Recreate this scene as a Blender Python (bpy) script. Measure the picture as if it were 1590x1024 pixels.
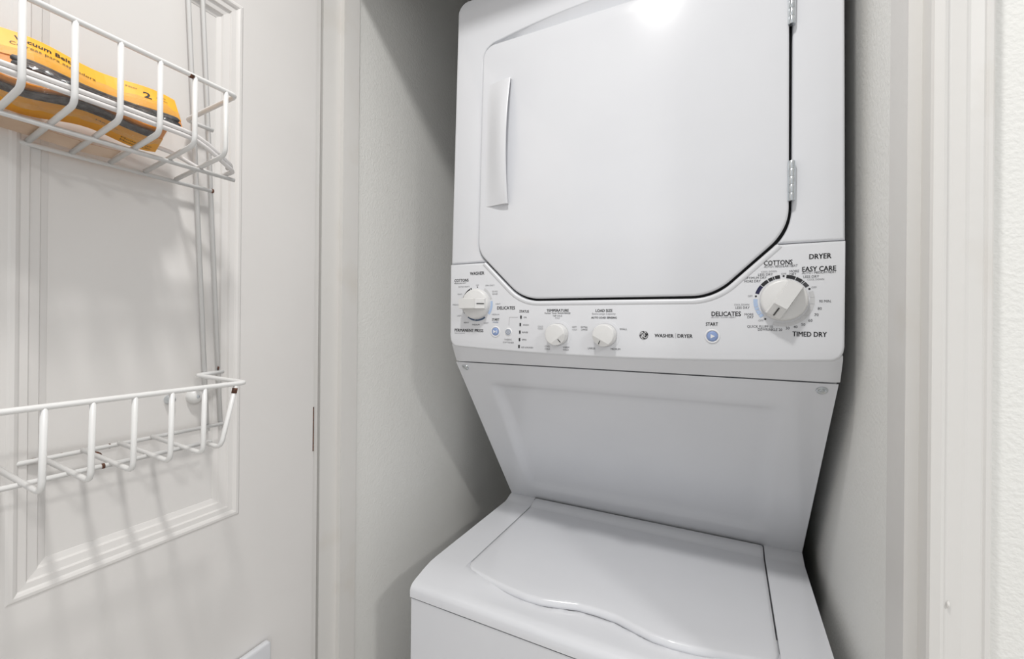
import bpy, bmesh, math, random
from mathutils import Vector, Matrix
random.seed(7)
for o in list(bpy.data.objects): bpy.data.objects.remove(o, do_unlink=True)
scene = bpy.context.scene
C = scene.collection
H = 1.36                      # eye height above the floor; z values below marked "rel" are relative to it
PI = math.pi

# ------------------------------------------------------------------ camera
cam_d = bpy.data.cameras.new('camera'); cam = bpy.data.objects.new('camera', cam_d); C.objects.link(cam)
cam_d.sensor_width = 36.0; cam_d.sensor_fit = 'HORIZONTAL'
cam_d.lens = 669.0 / 1590.0 * 36.0
cam_d.shift_y = -12.0 / 1590.0
cam_d.clip_start = 0.01
cam.location = (0, 0, H)
cam.matrix_world = (Matrix.Translation((0, 0, H)) @ Matrix.Rotation(math.radians(26.6), 4, 'Z')
                    @ Matrix.Rotation(PI / 2, 4, 'X') @ Matrix.Rotation(math.radians(0.51), 4, 'Z'))
scene.camera = cam

# ------------------------------------------------------------------ world, lights, exposure
w = bpy.data.worlds.new('world'); scene.world = w; w.use_nodes = True
w.node_tree.nodes['Background'].inputs[0].default_value = (0.96, 0.98, 1.0, 1)
w.node_tree.nodes['Background'].inputs[1].default_value = 0.62
scene.view_settings.view_transform = 'Standard'
scene.view_settings.look = 'None'
scene.view_settings.gamma = 1.0
scene.view_settings.use_curve_mapping = False
scene.view_settings.exposure = 0.34
# both lamps hang from the ceiling outside the picture; the photograph shows their highlight and shadows
LAMP_1 = ((-0.15, 0.09, 2.40), 5.6)      # lamp over the spot in front of the closet
LAMP_2 = ((1.45, -0.40, 2.40), 15.0)       # next lamp along the hall

# ------------------------------------------------------------------ materials
def principled(name, col, rough=0.5, metal=0.0, coat=0.0, spec=0.5):
    m = bpy.data.materials.new(name); m.use_nodes = True
    b = m.node_tree.nodes['Principled BSDF']
    b.inputs['Base Color'].default_value = (*col, 1); b.inputs['Roughness'].default_value = rough
    b.inputs['Metallic'].default_value = metal; b.inputs['Coat Weight'].default_value = coat
    b.inputs['Specular IOR Level'].default_value = spec
    return m
def noisy(m, c1, c2, scale, detail=3.0, lo=0.35, hi=0.65, bump=0.0, bscale=None, bdist=0.001):
    nt = m.node_tree; b = nt.nodes['Principled BSDF']
    tc = nt.nodes.new('ShaderNodeTexCoord')
    n = nt.nodes.new('ShaderNodeTexNoise'); n.inputs['Scale'].default_value = scale; n.inputs['Detail'].default_value = detail
    r = nt.nodes.new('ShaderNodeValToRGB'); r.color_ramp.elements[0].position = lo; r.color_ramp.elements[1].position = hi
    r.color_ramp.elements[0].color = (*c1, 1); r.color_ramp.elements[1].color = (*c2, 1)
    nt.links.new(tc.outputs['Object'], n.inputs['Vector']); nt.links.new(n.outputs['Fac'], r.inputs['Fac'])
    nt.links.new(r.outputs['Color'], b.inputs['Base Color'])
    if bump:
        n2 = nt.nodes.new('ShaderNodeTexNoise'); n2.inputs['Scale'].default_value = bscale; n2.inputs['Detail'].default_value = 2.0
        bp = nt.nodes.new('ShaderNodeBump'); bp.inputs['Strength'].default_value = bump; bp.inputs['Distance'].default_value = bdist
        nt.links.new(tc.outputs['Object'], n2.inputs['Vector']); nt.links.new(n2.outputs['Fac'], bp.inputs['Height'])
        nt.links.new(bp.outputs['Normal'], b.inputs['Normal'])
    return m
M = {}
M['wall'] = noisy(principled('wall_paint', (.79, .785, .755), .55), (.785, .78, .75), (.80, .795, .765), 3, bump=.45, bscale=230, bdist=.0016)
M['trim'] = noisy(principled('trim_paint', (.69, .67, .64), .42), (.665, .64, .60), (.70, .685, .66), 9, lo=.3, hi=.45, bump=.2, bscale=65)
M['door'] = noisy(principled('door_paint', (.72, .70, .675), .42), (.70, .68, .66), (.73, .71, .69), 4, bump=.12, bscale=140)
M['ceiling'] = principled('ceiling_paint', (.86, .85, .84), .8)
M['floor'] = noisy(principled('floor_vinyl', (.5, .46, .4), .4), (.42, .37, .31), (.55, .5, .44), 5)
M['enamel'] = noisy(principled('white_enamel', (.72, .73, .75), .16, coat=.2), (.685, .693, .72), (.70, .708, .734), 8)
M['plastic'] = noisy(principled('white_plastic', (.80, .80, .81), .32), (.69, .696, .718), (.705, .711, .733), 10)
M['knob'] = noisy(principled('knob_plastic', (.78, .775, .765), .35), (.70, .695, .685), (.72, .715, .705), 30)
M['black'] = noisy(principled('black_rubber', (.012, .012, .013), .6), (.010, .010, .011), (.016, .016, .017), 40)
M['K'] = noisy(principled('print_black', (.012, .012, .014), .5), (.010, .010, .012), (.015, .015, .017), 50)
M['k'] = noisy(principled('print_charcoal', (.05, .05, .055), .5), (.045, .045, .05), (.055, .055, .06), 50)
M['g'] = noisy(principled('print_grey', (.22, .22, .23), .5), (.21, .21, .22), (.23, .23, .24), 50)
M['b'] = noisy(principled('print_blue', (.10, .16, .28), .5), (.09, .15, .27), (.11, .17, .29), 50)
M['arc_navy'] = noisy(principled('print_navy', (.012, .012, .06), .5), (.010, .010, .05), (.015, .015, .07), 50)
M['arc_steel'] = noisy(principled('print_steel_blue', (.06, .10, .17), .5), (.05, .09, .16), (.07, .11, .18), 50)
M['arc_light'] = noisy(principled('print_light_blue', (.42, .53, .72), .5), (.41, .52, .71), (.43, .54, .73), 50)
M['arc_grey'] = noisy(principled('print_light_grey', (.58, .58, .585), .5), (.57, .57, .575), (.59, .59, .595), 50)
M['button'] = noisy(principled('blue_button', (.25, .34, .58), .3), (.24, .33, .57), (.26, .35, .59), 60)
M['white'] = noisy(principled('print_white', (.85, .85, .86), .5), (.76, .76, .77), (.78, .78, .79), 50)
M['steel'] = noisy(principled('zinc_steel', (.62, .65, .67), .28, metal=.9), (.55, .58, .60), (.66, .69, .71), 90)
M['dark_line'] = noisy(principled('marker_line', (.06, .06, .06), .5), (.05, .05, .05), (.07, .07, .07), 50)
M['wire'] = noisy(principled('vinyl_wire', (.78, .775, .76), .35), (.73, .725, .71), (.76, .755, .745), 12)
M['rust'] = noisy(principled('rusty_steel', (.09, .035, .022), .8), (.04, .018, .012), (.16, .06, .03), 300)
M['cord'] = noisy(principled('white_cord', (.72, .70, .69), .4), (.70, .68, .67), (.75, .73, .72), 20)
M['yellow'] = noisy(principled('yellow_card', (.92, .43, .025), .4), (.90, .40, .02), (.95, .47, .035), 25)
M['orange'] = noisy(principled('orange_card', (.85, .30, .03), .45), (.83, .28, .025), (.88, .33, .04), 25)
M['belt'] = noisy(principled('belt_rubber', (.05, .052, .055), .55), (.02, .02, .022), (.11, .11, .115), 160)
M['tan'] = noisy(principled('tan_card', (.62, .46, .34), .6), (.58, .42, .30), (.66, .50, .38), 30)
M['lamp'] = principled('lamp_glass', (.9, .88, .84), .3)
def film():
    m = bpy.data.materials.new('clear_film'); m.use_nodes = True; nt = m.node_tree
    for n in list(nt.nodes):
        if n.type == 'BSDF_PRINCIPLED': nt.nodes.remove(n)
    out = [n for n in nt.nodes if n.type == 'OUTPUT_MATERIAL'][0]
    t = nt.nodes.new('ShaderNodeBsdfTransparent'); t.inputs[0].default_value = (.97, .96, .95, 1)
    g = nt.nodes.new('ShaderNodeBsdfGlossy'); g.inputs['Roughness'].default_value = .08
    lw = nt.nodes.new('ShaderNodeTexNoise'); lw.inputs['Scale'].default_value = 55; lw.inputs['Detail'].default_value = 3
    bp = nt.nodes.new('ShaderNodeBump'); bp.inputs['Strength'].default_value = 1.0; bp.inputs['Distance'].default_value = .006
    nt.links.new(lw.outputs['Fac'], bp.inputs['Height']); nt.links.new(bp.outputs['Normal'], g.inputs['Normal'])
    mx = nt.nodes.new('ShaderNodeMixShader'); mx.inputs[0].default_value = .16
    nt.links.new(t.outputs[0], mx.inputs[1]); nt.links.new(g.outputs[0], mx.inputs[2]); nt.links.new(mx.outputs[0], out.inputs['Surface'])
    return m
M['film'] = film()

# ------------------------------------------------------------------ helpers
def obj(name, bm, mat, parent=None, smooth=False, angle=None):
    me = bpy.data.meshes.new(name)
    bmesh.ops.recalc_face_normals(bm, faces=bm.faces[:])
    bm.to_mesh(me); bm.free()
    return obj_me(name, me, mat, parent, smooth, angle)
def obj_me(name, me, mat, parent=None, smooth=False, angle=None):
    me.materials.clear(); me.materials.append(M[mat])
    if smooth or angle:
        me.shade_smooth()
        if angle: me.set_sharp_from_angle(angle=math.radians(angle))
    o = bpy.data.objects.new(name, me); C.objects.link(o)
    if parent: o.parent = parent
    return o
def tag(o, label, cat=None, group=None, kind=None):
    if label: o['label'] = label
    if cat: o['category'] = cat
    if group: o['group'] = group
    if kind: o['kind'] = kind
    return o
def thing(name, label, cat, loc=(0, 0, 0), group=None):
    o = bpy.data.objects.new(name, None); C.objects.link(o); o.location = loc; o.empty_display_size = .05
    return tag(o, label, cat, group)
def keep(o, parent):
    """parent a part that was modelled in world coordinates"""
    bpy.context.view_layer.update()
    o.parent = parent; o.matrix_parent_inverse = Matrix.Translation(parent.location).inverted() if parent.type == 'EMPTY' else Matrix.Identity(4)
    return o
def box(bm, x0, x1, y0, y1, z0, z1):
    v = [bm.verts.new(p) for p in ((x0, y0, z0), (x1, y0, z0), (x1, y1, z0), (x0, y1, z0), (x0, y0, z1), (x1, y0, z1), (x1, y1, z1), (x0, y1, z1))]
    fs = [bm.faces.new([v[i] for i in f]) for f in ((0, 3, 2, 1), (4, 5, 6, 7), (0, 1, 5, 4), (1, 2, 6, 5), (2, 3, 7, 6), (3, 0, 4, 7))]
    return v, fs
def bevel_all(bm, w, seg=2, ang=30):
    es = [e for e in bm.edges if len(e.link_faces) == 2 and e.calc_face_angle(0) > math.radians(ang)]
    bmesh.ops.bevel(bm, geom=es, offset=w, segments=seg, profile=.5, affect='EDGES')
def bbox(x0, x1, y0, y1, z0, z1, bev=0, seg=2):
    bm = bmesh.new(); box(bm, x0, x1, y0, y1, z0, z1)
    if bev: bevel_all(bm, bev, seg)
    return bm
def extrude_x(prof, x0, x1, bm=None):
    """closed (y,z) profile swept along x"""
    bm = bm or bmesh.new()
    a = [bm.verts.new((x0, y, z)) for y, z in prof]; b = [bm.verts.new((x1, y, z)) for y, z in prof]
    n = len(prof)
    for i in range(n): bm.faces.new((a[i], a[(i + 1) % n], b[(i + 1) % n], b[i]))
    bm.faces.new(a[::-1]); bm.faces.new(b)
    return bm
def extrude_z(prof, z0, z1, bm=None):
    bm = bm or bmesh.new()
    a = [bm.verts.new((x, y, z0)) for x, y in prof]; b = [bm.verts.new((x, y, z1)) for x, y in prof]
    n = len(prof)
    for i in range(n): bm.faces.new((a[i], a[(i + 1) % n], b[(i + 1) % n], b[i]))
    bm.faces.new(a[::-1]); bm.faces.new(b)
    return bm
def rounded(poly, radii, n=8):
    """round the corners of a closed 2-D polygon"""
    out = []; L = len(poly)
    for i, p in enumerate(poly):
        p = Vector(p); a = Vector(poly[i - 1]); b = Vector(poly[(i + 1) % L]); r = radii[i]
        if r <= 0: out.append(p); continue
        d1 = (a - p).normalized(); d2 = (b - p).normalized()
        ang = d1.angle(d2); t = min(r / math.tan(ang / 2), .48 * (a - p).length, .48 * (b - p).length); rr = t * math.tan(ang / 2)
        c = p + (d1 + d2).normalized() * (rr / math.sin(ang / 2))
        s = p + d1 * t - c; e = p + d2 * t - c
        tot = s.angle_signed(e)
        for k in range(n + 1):
            q = s.copy(); q.rotate(Matrix.Rotation(-tot * k / n, 2)); out.append(c + q)
    return out
def plate(outline, holes, depth, bev, seg=2):
    """flat filled plate (u,v) with holes, thickness depth and rounded rim; front at w = 0, back at w = -depth"""
    cu = bpy.data.curves.new('tmp', 'CURVE'); cu.dimensions = '2D'; cu.fill_mode = 'BOTH'
    for pts in [outline] + holes:
        s = cu.splines.new('POLY'); s.points.add(len(pts) - 1); s.use_cyclic_u = True
        for q, p in zip(s.points, pts): q.co = (p[0], p[1], 0, 1)
    cu.extrude = depth / 2 - bev; cu.bevel_depth = bev; cu.bevel_resolution = seg; cu.offset = -bev
    t = bpy.data.objects.new('tmp', cu); C.objects.link(t)
    bpy.context.view_layer.update()
    me = bpy.data.meshes.new_from_object(t.evaluated_get(bpy.context.evaluated_depsgraph_get()))
    bpy.data.objects.remove(t); bpy.data.curves.remove(cu)
    for v in me.vertices: v.co.z -= depth / 2
    return me
def stand(me, fn):
    """(u,v,w) -> world by fn; merges doubles"""
    for v in me.vertices: v.co = fn(*v.co)
    bm = bmesh.new(); bm.from_mesh(me); bmesh.ops.remove_doubles(bm, verts=bm.verts[:], dist=1e-6)
    bmesh.ops.recalc_face_normals(bm, faces=bm.faces[:]); bm.to_mesh(me); bm.free()
    return me
def fillet(pts, r=.006, n=4, closed=False):
    """polyline with rounded bends"""
    P = [Vector(p) for p in pts]; out = []
    L = len(P)
    for i, p in enumerate(P):
        if not closed and i in (0, L - 1): out.append(p); continue
        a, b = P[i - 1], P[(i + 1) % L]
        t = min(r, .45 * (a - p).length, .45 * (b - p).length)
        s = p + (a - p).normalized() * t; e = p + (b - p).normalized() * t
        for k in range(n + 1):
            f = k / n; out.append(s * (1 - f) ** 2 + p * 2 * f * (1 - f) + e * f * f)
    return out
def tube(pts, r, n=8, closed=False, bm=None):
    bm = bm or bmesh.new(); P = [Vector(p) for p in pts]; L = len(P); rings = []
    t0 = (P[1] - P[0]).normalized(); up = Vector((0, 0, 1)) if abs(t0.z) < .9 else Vector((1, 0, 0))
    nrm = (up - t0 * up.dot(t0)).normalized()
    for i, p in enumerate(P):
        if closed: t = (P[(i + 1) % L] - P[i - 1]).normalized()
        else: t = (P[min(i + 1, L - 1)] - P[max(i - 1, 0)]).normalized()
        nrm = (nrm - t * nrm.dot(t)).normalized(); bi = t.cross(nrm)
        rings.append([bm.verts.new(p + (nrm * math.cos(2 * PI * k / n) + bi * math.sin(2 * PI * k / n)) * r) for k in range(n)])
    for i in range(L if closed else L - 1):
        a, b = rings[i], rings[(i + 1) % L]
        for k in range(n): bm.faces.new((a[k], a[(k + 1) % n], b[(k + 1) % n], b[k]))
    if not closed: bm.faces.new(rings[0][::-1]); bm.faces.new(rings[-1])
    return bm
def lathe(prof, n=40, bm=None):
    """(radius, height) profile turned about local z"""
    bm = bm or bmesh.new(); rings = []
    for r, h in prof:
        if r < 1e-6: rings.append([bm.verts.new((0, 0, h))])
        else: rings.append([bm.verts.new((r * math.cos(2 * PI * k / n), r * math.sin(2 * PI * k / n), h)) for k in range(n)])
    for a, b in zip(rings, rings[1:]):
        for k in range(n):
            k2 = (k + 1) % n
            if len(a) == 1 and len(b) > 1: bm.faces.new((a[0], b[k], b[k2]))
            elif len(b) == 1 and len(a) > 1: bm.faces.new((a[k], a[k2], b[0]))
            elif len(a) > 1: bm.faces.new((a[k], a[k2], b[k2], b[k]))
    return bm
def xf(bm, fn):
    for v in bm.verts: v.co = Vector(fn(*v.co))
    return bm
def grid(nu, nv, fn, bm=None):
    bm = bm or bmesh.new()
    V = [[bm.verts.new(fn(i / nu, j / nv)) for j in range(nv + 1)] for i in range(nu + 1)]
    for i in range(nu):
        for j in range(nv): bm.faces.new((V[i][j], V[i + 1][j], V[i + 1][j + 1], V[i][j + 1]))
    return bm
def text_mesh(s, bold=0.0, shear=0.0):
    cu = bpy.data.curves.new('tmp', 'FONT'); cu.body = s; cu.size = 1; cu.resolution_u = 2; cu.offset = bold; cu.shear = shear; cu.extrude = 0
    cu.align_x = 'LEFT'
    t = bpy.data.objects.new('tmp', cu); C.objects.link(t); bpy.context.view_layer.update()
    me = bpy.data.meshes.new_from_object(t.evaluated_get(bpy.context.evaluated_depsgraph_get()))
    bpy.data.objects.remove(t); bpy.data.curves.remove(cu)
    return me
CAPH = None
def text_on(name, s, x0, x1, zc, cap, mat, parent, place, bold=0.0, shear=0.0):
    """lettering spanning x0..x1, centred on zc with capital height cap; place(u,v) -> world"""
    me = text_mesh(s, 0, shear)
    xs = [v.co.x for v in me.vertices]; a, b = min(xs), max(xs)
    if bold:
        bm = bmesh.new(); bm.from_mesh(me)
        d = bmesh.ops.duplicate(bm, geom=bm.verts[:] + bm.edges[:] + bm.faces[:])
        bmesh.ops.translate(bm, vec=(bold, 0, 0), verts=[g for g in d['geom'] if isinstance(g, bmesh.types.BMVert)])
        bm.to_mesh(me); bm.free()
    xs = [v.co.x for v in me.vertices]; a, b = min(xs), max(xs)
    for v in me.vertices:
        u = x0 + (v.co.x - a) / (b - a) * (x1 - x0); q = zc + (v.co.y - .35) / .70 * cap
        v.co = place(u, q)
    return obj_me(name, me, mat, parent)
def smooth01(t):
    t = max(0., min(1., t)); return t * t * (3 - 2 * t)

# ================================================================== the setting
XL, XR, YB = -.641, .1535, 1.37           # closet side walls and back wall
CEIL = 2.46; HEAD = H + .70
def struct(name, bm, mat): return tag(obj(name, bm, mat), None, kind='structure')
struct('floor', bbox(-2.2, 2.2, -1.2, YB + .1, -.05, 0), 'floor')
struct('ceiling', bbox(-2.2, 2.2, -1.2, YB + .1, CEIL, CEIL + .05), 'ceiling')
struct('wall_left', bbox(XL - .08, XL, .605, YB, 0, CEIL), 'wall')
struct('wall_right', bbox(XR, XR + .08, .58, YB, 0, CEIL), 'wall')
struct('wall_back', bbox(XL - .08, XR + .08, YB, YB + .08, 0, CEIL), 'wall')
bm = bbox(XR + .0065, 2.2, .53, .5795, 0, CEIL)
box(bm, -2.2, -.66, .53, .6045, 0, CEIL); box(bm, -.66, XR + .0065, .53, .6045, HEAD + .02, CEIL)
struct('wall_front', bm, 'wall')
# jambs: left (with door stop), right, head
bm = bbox(-.66, -.642, .529, .6045, 0, HEAD + .02)
xf(bm, lambda x, y, z: (x, y, z))
tr = struct('trim_1', bm, 'trim')
st = obj('door_stop', bbox(-.642, -.632, .566, .603, 0, HEAD, .0015), 'trim', tr)
tr = struct('trim_2', bbox(.150, XR + .0065, .529, .5795, 0, HEAD + .02, .001), 'trim')
tr = struct('trim_3', bbox(-.642, .150, .529, .6045, HEAD, HEAD + .02), 'trim')
# casing around the opening: moulded profile on the right, head piece above
prof = [(0, 0), (0, -.020), (.0015, -.0225), (.008, -.0235), (.0105, -.022), (.0115, -.0195), (.014, -.0185), (.024, -.0175), (.0255, -.0165),
        (.0275, -.0155), (.037, -.013), (.039, -.0115), (.0405, -.0125), (.043, -.0125), (.0448, -.010), (.045, 0)]
casing = struct('trim_4', extrude_z([(.160 + a, .529 + b) for a, b in prof], 0, HEAD + .055), 'trim')
for px_, pz, w_, h_, m_ in ((.1735, -.330, .0012, .004, 'trim'), (.1745, -.245, .0014, .005, 'trim'), (.1755, -.352, .001, .004, 'trim'), (.1690, -.3800, .0006, .0060, 'rust'), (.1752, -.3700, .0018, .0030, 'trim'), (.1764, -.4050, .0020, .0035, 'trim')):
    bm = bmesh.new(); pts = [bm.verts.new((px_ + w_ * math.cos(t) * random.uniform(.6, 1.1), .5064 if m_ == 'rust' else .5095, H + pz + h_ * math.sin(t) * random.uniform(.6, 1.1))) for t in [2 * PI * k / 9 for k in range(9)]]
    tip = bm.verts.new((px_, .5052 if m_ == 'rust' else .5078, H + pz))
    for k in range(9): bm.faces.new((pts[k], pts[(k + 1) % 9], tip))
    bm.faces.new(pts[::-1]); obj('paint_chip', bm, m_, casing)
bm = bmesh.new(); extrude_x([(.529 + b, HEAD + .01 + a) for a, b in prof], -.70, .160, bm)
struct('trim_5', bm, 'trim')

# ------------------------------------------------------------------ the open door
door = thing('door_1', None, None, (-.636, .53, 0)); door['kind'] = 'structure'
door.rotation_euler.z = math.radians(1.67)
DT = HEAD - .004                                   # door top
def ring(bm, y0, y1, z0, z1, prof):
    """mitred moulding: prof = (inset, height) from the outer rim inwards"""
    loops = []
    for d, h in prof:
        loops.append([bm.verts.new((h, a, b)) for a, b in ((y0 + d, z0 + d), (y1 - d, z0 + d), (y1 - d, z1 - d), (y0 + d, z1 - d))])
    for a, b in zip(loops, loops[1:]):
        for k in range(4): bm.faces.new((a[k], a[(k + 1) % 4], b[(k + 1) % 4], b[k]))
ys = [-.782, -.6345, -.426, -.376, -.1475, -.020]            # stile, panel, mullion, panel, stile
zs = [.008, .22, H - .55, H - .282, H + .4525, H + .57, DT - .11, DT]
bm = bmesh.new()
for a, b in ((0, 1), (2, 3), (4, 5)): box(bm, -.035, 0, ys[a], ys[b], zs[0], zs[-1])
for k in (0, 2, 4, 6):
    for a in (1, 3): box(bm, -.035, 0, ys[a], ys[a + 1], zs[k], zs[k + 1])
obj('door_frame', bm, 'door', door)
mould = [(0, 0), (.002, .0012), (.005, .0014), (.0075, 0), (.009, -.0015), (.015, -.002), (.0165, -.0045), (.024, -.006), (.0255, -.0085), (.031, -.0105), (.032, -.012)]
for k in (1, 3, 5):
    for a in (1, 3):
        pn = obj('door_panel', bbox(-.028, -.011, ys[a], ys[a + 1], zs[k], zs[k + 1]), 'door', door)
        bm = bmesh.new(); ring(bm, ys[a], ys[a + 1], zs[k], zs[k + 1], mould); obj('panel_moulding', bm, 'door', pn)
obj('door_edge', bbox(-.034, -.003, -.020, -.009, .008, DT, .002), 'trim', door)
tag(obj('edge_strip', bbox(-.006, .0006, -.0212, -.0192, H - .2254, H - .1496), 'rust', door), 'thin dark strip at the door edge')  # dark strip set slightly proud of the door face, reusing the rust colour

# ================================================================== stacked washer and dryer
LX, RX, XC = -.472, .133, -.1690
unit = thing('laundry_center', 'white stacked washer and dryer in one unit inside the closet', 'washer dryer', (XC, .95, 0))
YP = .678
def lean(z):                                        # the dryer front leans back a little above the control panel
    return YP + max(0, z - .108) * .026
def on_front(off):                                  # plate coordinates (u,v,w) -> world on the dryer front, off = distance behind the face
    return lambda u, v, w: Vector((XC + u * (1 - max(0, v - .108) * .012), lean(v) + off - w, H + v))
HW = .3025
# cabinet behind the fascia
prof = [(.716, .597), (1.33, .597), (1.33, -.439), (.995, -.439), (.712, -.083), (.700, -.076)]
bm = extrude_x([(y, H + z) for y, z in prof], XC - HW + .004, XC + HW - .004); bevel_all(bm, .006, 2, 20)
keep(obj('dryer_cabinet', bm, 'enamel', angle=35), unit)
def door_poly(l, r, b, t=0.0):
    """door outline grown by l, r, b, t on its left, right, bottom and top sides"""
    s = .7
    p = [(-.241 - l, .127 - l * s), (-.150 - l * .4, .040 - b), (.150 + r * .4, .040 - b), (.241 + r, .127 - r * s), (.241 + r, .508 + t), (-.241 - l, .508 + t)]
    return rounded(p, [.045, .075, .075, .070, .022, .024], 10)
hole = door_poly(.0018, .0034, .0036)
lowhole = [p for p in hole if p[1] < .50]
# fascia: opening with an arched head
def arch(u): return .5095 + .0225 * (1 - (u / .243) ** 2)
z0 = .1085
lower = [p for p in hole if p[1] >= z0 and p[1] < .486]
left = sorted([p for p in lower if p[0] < 0], key=lambda p: -p[1]); right = sorted([p for p in lower if p[0] > 0], key=lambda p: p[1])
def cut(side, z):                                    # where the opening crosses height z
    for i in range(len(hole)):
        a, b = hole[i - 1], hole[i]
        if (a[1] - z) * (b[1] - z) < 0 and (a[0] < 0) == (side < 0):
            return Vector((a[0] + (b[0] - a[0]) * (z - a[1]) / (b[1] - a[1]), z))
cl, cr = cut(-1, z0), cut(1, z0)
headpts = []
for k in range(25):
    u = .222 - .444 * k / 24; headpts.append(Vector((u, arch(u))))
outer = rounded([(-HW, z0), (HW, z0), (HW, .612), (-HW, .612)], [0, 0, .022, .022], 8)
# one closed outline that dips round the opening from below
rc = [Vector((.2455, .486)), Vector((.244, .496)), Vector((.238, .506)), Vector((.231, .5105))]
lc = [Vector((-v.x + .0025, v.y)) for v in rc[::-1]]
o1 = [Vector((-HW, z0)), cl] + [Vector(p) for p in left[::-1]] + lc[::-1] + headpts[::-1] + rc[::-1] + [Vector(p) for p in right[::-1]] + [cr, Vector((HW, z0))]
corner = [p for p in outer if p[1] > .5]
o1 += corner
me = stand(plate(o1, [], .022, .0035, 3), on_front(.0035))
fas = keep(obj_me('dryer_fascia', me, 'enamel', angle=50), unit)
# sloped recess between the arched head and the door
bm = bmesh.new(); f = on_front(0); prev = None
for k in range(33):
    u = .240 - .480 * k / 32
    hz = arch(u) if abs(u) < .222 else .5105 - (abs(u) - .222) * .9
    r = [bm.verts.new(f(u, hz + .002, -.004)), bm.verts.new(f(u, min(hz, .512) - .001, -.016)), bm.verts.new(f(u, .495, -.018))]
    if prev:
        for a in (0, 1): bm.faces.new((prev[a], prev[a + 1], r[a + 1], r[a]))
    prev = r
keep(obj('door_recess', bm, 'enamel', smooth=True), unit)
# dark gasket behind the door gap
gs = door_poly(.012, .012, .012, -.02)
keep(obj_me('door_gasket', stand(plate(gs, [], .006, .0005, 0), on_front(.016)), 'black'), unit)
# control panel: plate with the opening's lower half cut out of its top edge + chin
low = [Vector(p) for p in hole if p[1] < z0]
low = sorted(low, key=lambda p: p.x)
o2 = [Vector((HW, z0 - .0012)), cr + Vector((.0, -.0012))] + low[::-1] + [cl + Vector((0, -.0012)), Vector((-HW, z0 - .0012))]
def zb(u): return -.0468 - .0090 * (1 - (u / HW) ** 2)      # bowed lower edge of the panel face
bl = [Vector((-HW, -.028)), Vector((-HW + .0012, -.036)), Vector((-HW + .005, -.0430))]
bl += [Vector((u, zb(u))) for u in [-HW + .012 + (2 * HW - .024) * k / 40 for k in range(41)]]
bl += [Vector((HW - .005, -.0430)), Vector((HW - .0012, -.036)), Vector((HW, -.028))]
o2 = o2 + bl
me = plate(o2, [], .024, .004, 3)
pf = on_front(0)
panel = keep(obj_me('control_panel', stand(me, pf), 'plastic', angle=50), unit)
def chin(u, v):
    x = -HW + .0008 + (2 * HW - .0014) * u; e = zb(x); rows = [(.690, e + .012), (.6812, e + .006), (.6806, e + .0012), (.6822, e - .0018), (.6945, -.0738), (.6962, -.0762), (.712, -.0765)]
    y, z = rows[round(v * 6)]; d = max(0, abs(x) - (HW - .010)) / .010
    return Vector((XC + x, y + .006 * d * d, H + z))
keep(obj('panel_chin', grid(60, 6, chin), 'plastic', panel, angle=40), panel)
# raised rim of the panel along the door
def offs(pts, d):
    out = []
    for i, p in enumerate(pts):
        a = pts[max(i - 1, 0)]; b = pts[min(i + 1, len(pts) - 1)]; t = (b - a).normalized(); out.append(p + Vector((t.y, -t.x)) * d)
    return out
rimline = [cl] + low + [cr]
bm = bmesh.new(); prev = None
rows = [(-.0, -.010), (.0004, -.002), (.0016, .0006), (.0036, .0013), (.0056, .0010), (.0082, .0002), (.0088, -.0006)]
rl = [offs(rimline, d) for d, h in rows]
for i in range(len(rimline)):
    r = [bm.verts.new(pf(rl[j][i].x, min(rl[j][i].y, z0 - .001), rows[j][1])) for j in range(len(rows))]
    if prev:
        for j in range(len(rows) - 1): bm.faces.new((prev[j], prev[j + 1], r[j + 1], r[j]))
    prev = r
keep(obj('panel_rim', bm, 'plastic', panel, smooth=True), panel)

# dryer door
dp = door_poly(0, 0, 0)
drd = keep(obj_me('dryer_door', stand(plate(dp, [], .018, .0035, 3), on_front(-.0015)), 'enamel', angle=50), unit)
# bowed pull on the door's left side
HZ0, HZ1, HX0, HX1 = .2085, .4330, -.2310, -.1800
def pull(u, v):                                     # u across (0 = flush left edge), v along
    hgt = .003 + .0175 * math.sin(PI * (.06 + .88 * v)) ** .8
    x = HX0 + (HX1 - HX0) * u; z = HZ0 + (HZ1 - HZ0) * v
    return on_front(-.0012)(x, z, hgt * smooth01(u * 1.08) ** .9)
bm = grid(12, 24, pull)
V = bm.verts; bm.verts.ensure_lookup_table()
prev = None
for j in range(25):                                  # rounded lip and hollow side facing the hinge
    v = j / 24; h = .003 + .0175 * math.sin(PI * (.06 + .88 * v)) ** .8; z = HZ0 + (HZ1 - HZ0) * v
    F = on_front(-.0012)
    r = [bm.verts.new(F(HX1, z, h)), bm.verts.new(F(HX1 + .0012, z, h - .0006)), bm.verts.new(F(HX1 + .0012, z, h - .0022)), bm.verts.new(F(HX1 - .001, z, max(h - .003, .0001))), bm.verts.new(F(HX1 - .013, z, max(h * .55, 0))), bm.verts.new(F(HX1 - .014, z, -.0005))]
    if prev:
        for a in range(5): bm.faces.new((prev[a], r[a], r[a + 1], prev[a + 1]))
    prev = r
for v in (0, 1):                                     # end walls
    z = HZ0 + (HZ1 - HZ0) * v; F = on_front(-.0012); top = []; bt = []
    for i in range(13):
        top.append(bm.verts.new(pull(i / 12, v))); q = HX0 + (HX1 - HX0) * i / 12; bt.append(bm.verts.new(F(q, z, -.0005)))
    for i in range(12): bm.faces.new((top[i], top[i + 1], bt[i + 1], bt[i]))
bmesh.ops.remove_doubles(bm, verts=bm.verts[:], dist=1e-5)
keep(obj('door_pull', bm, 'plastic', drd, angle=45), drd)
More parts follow.
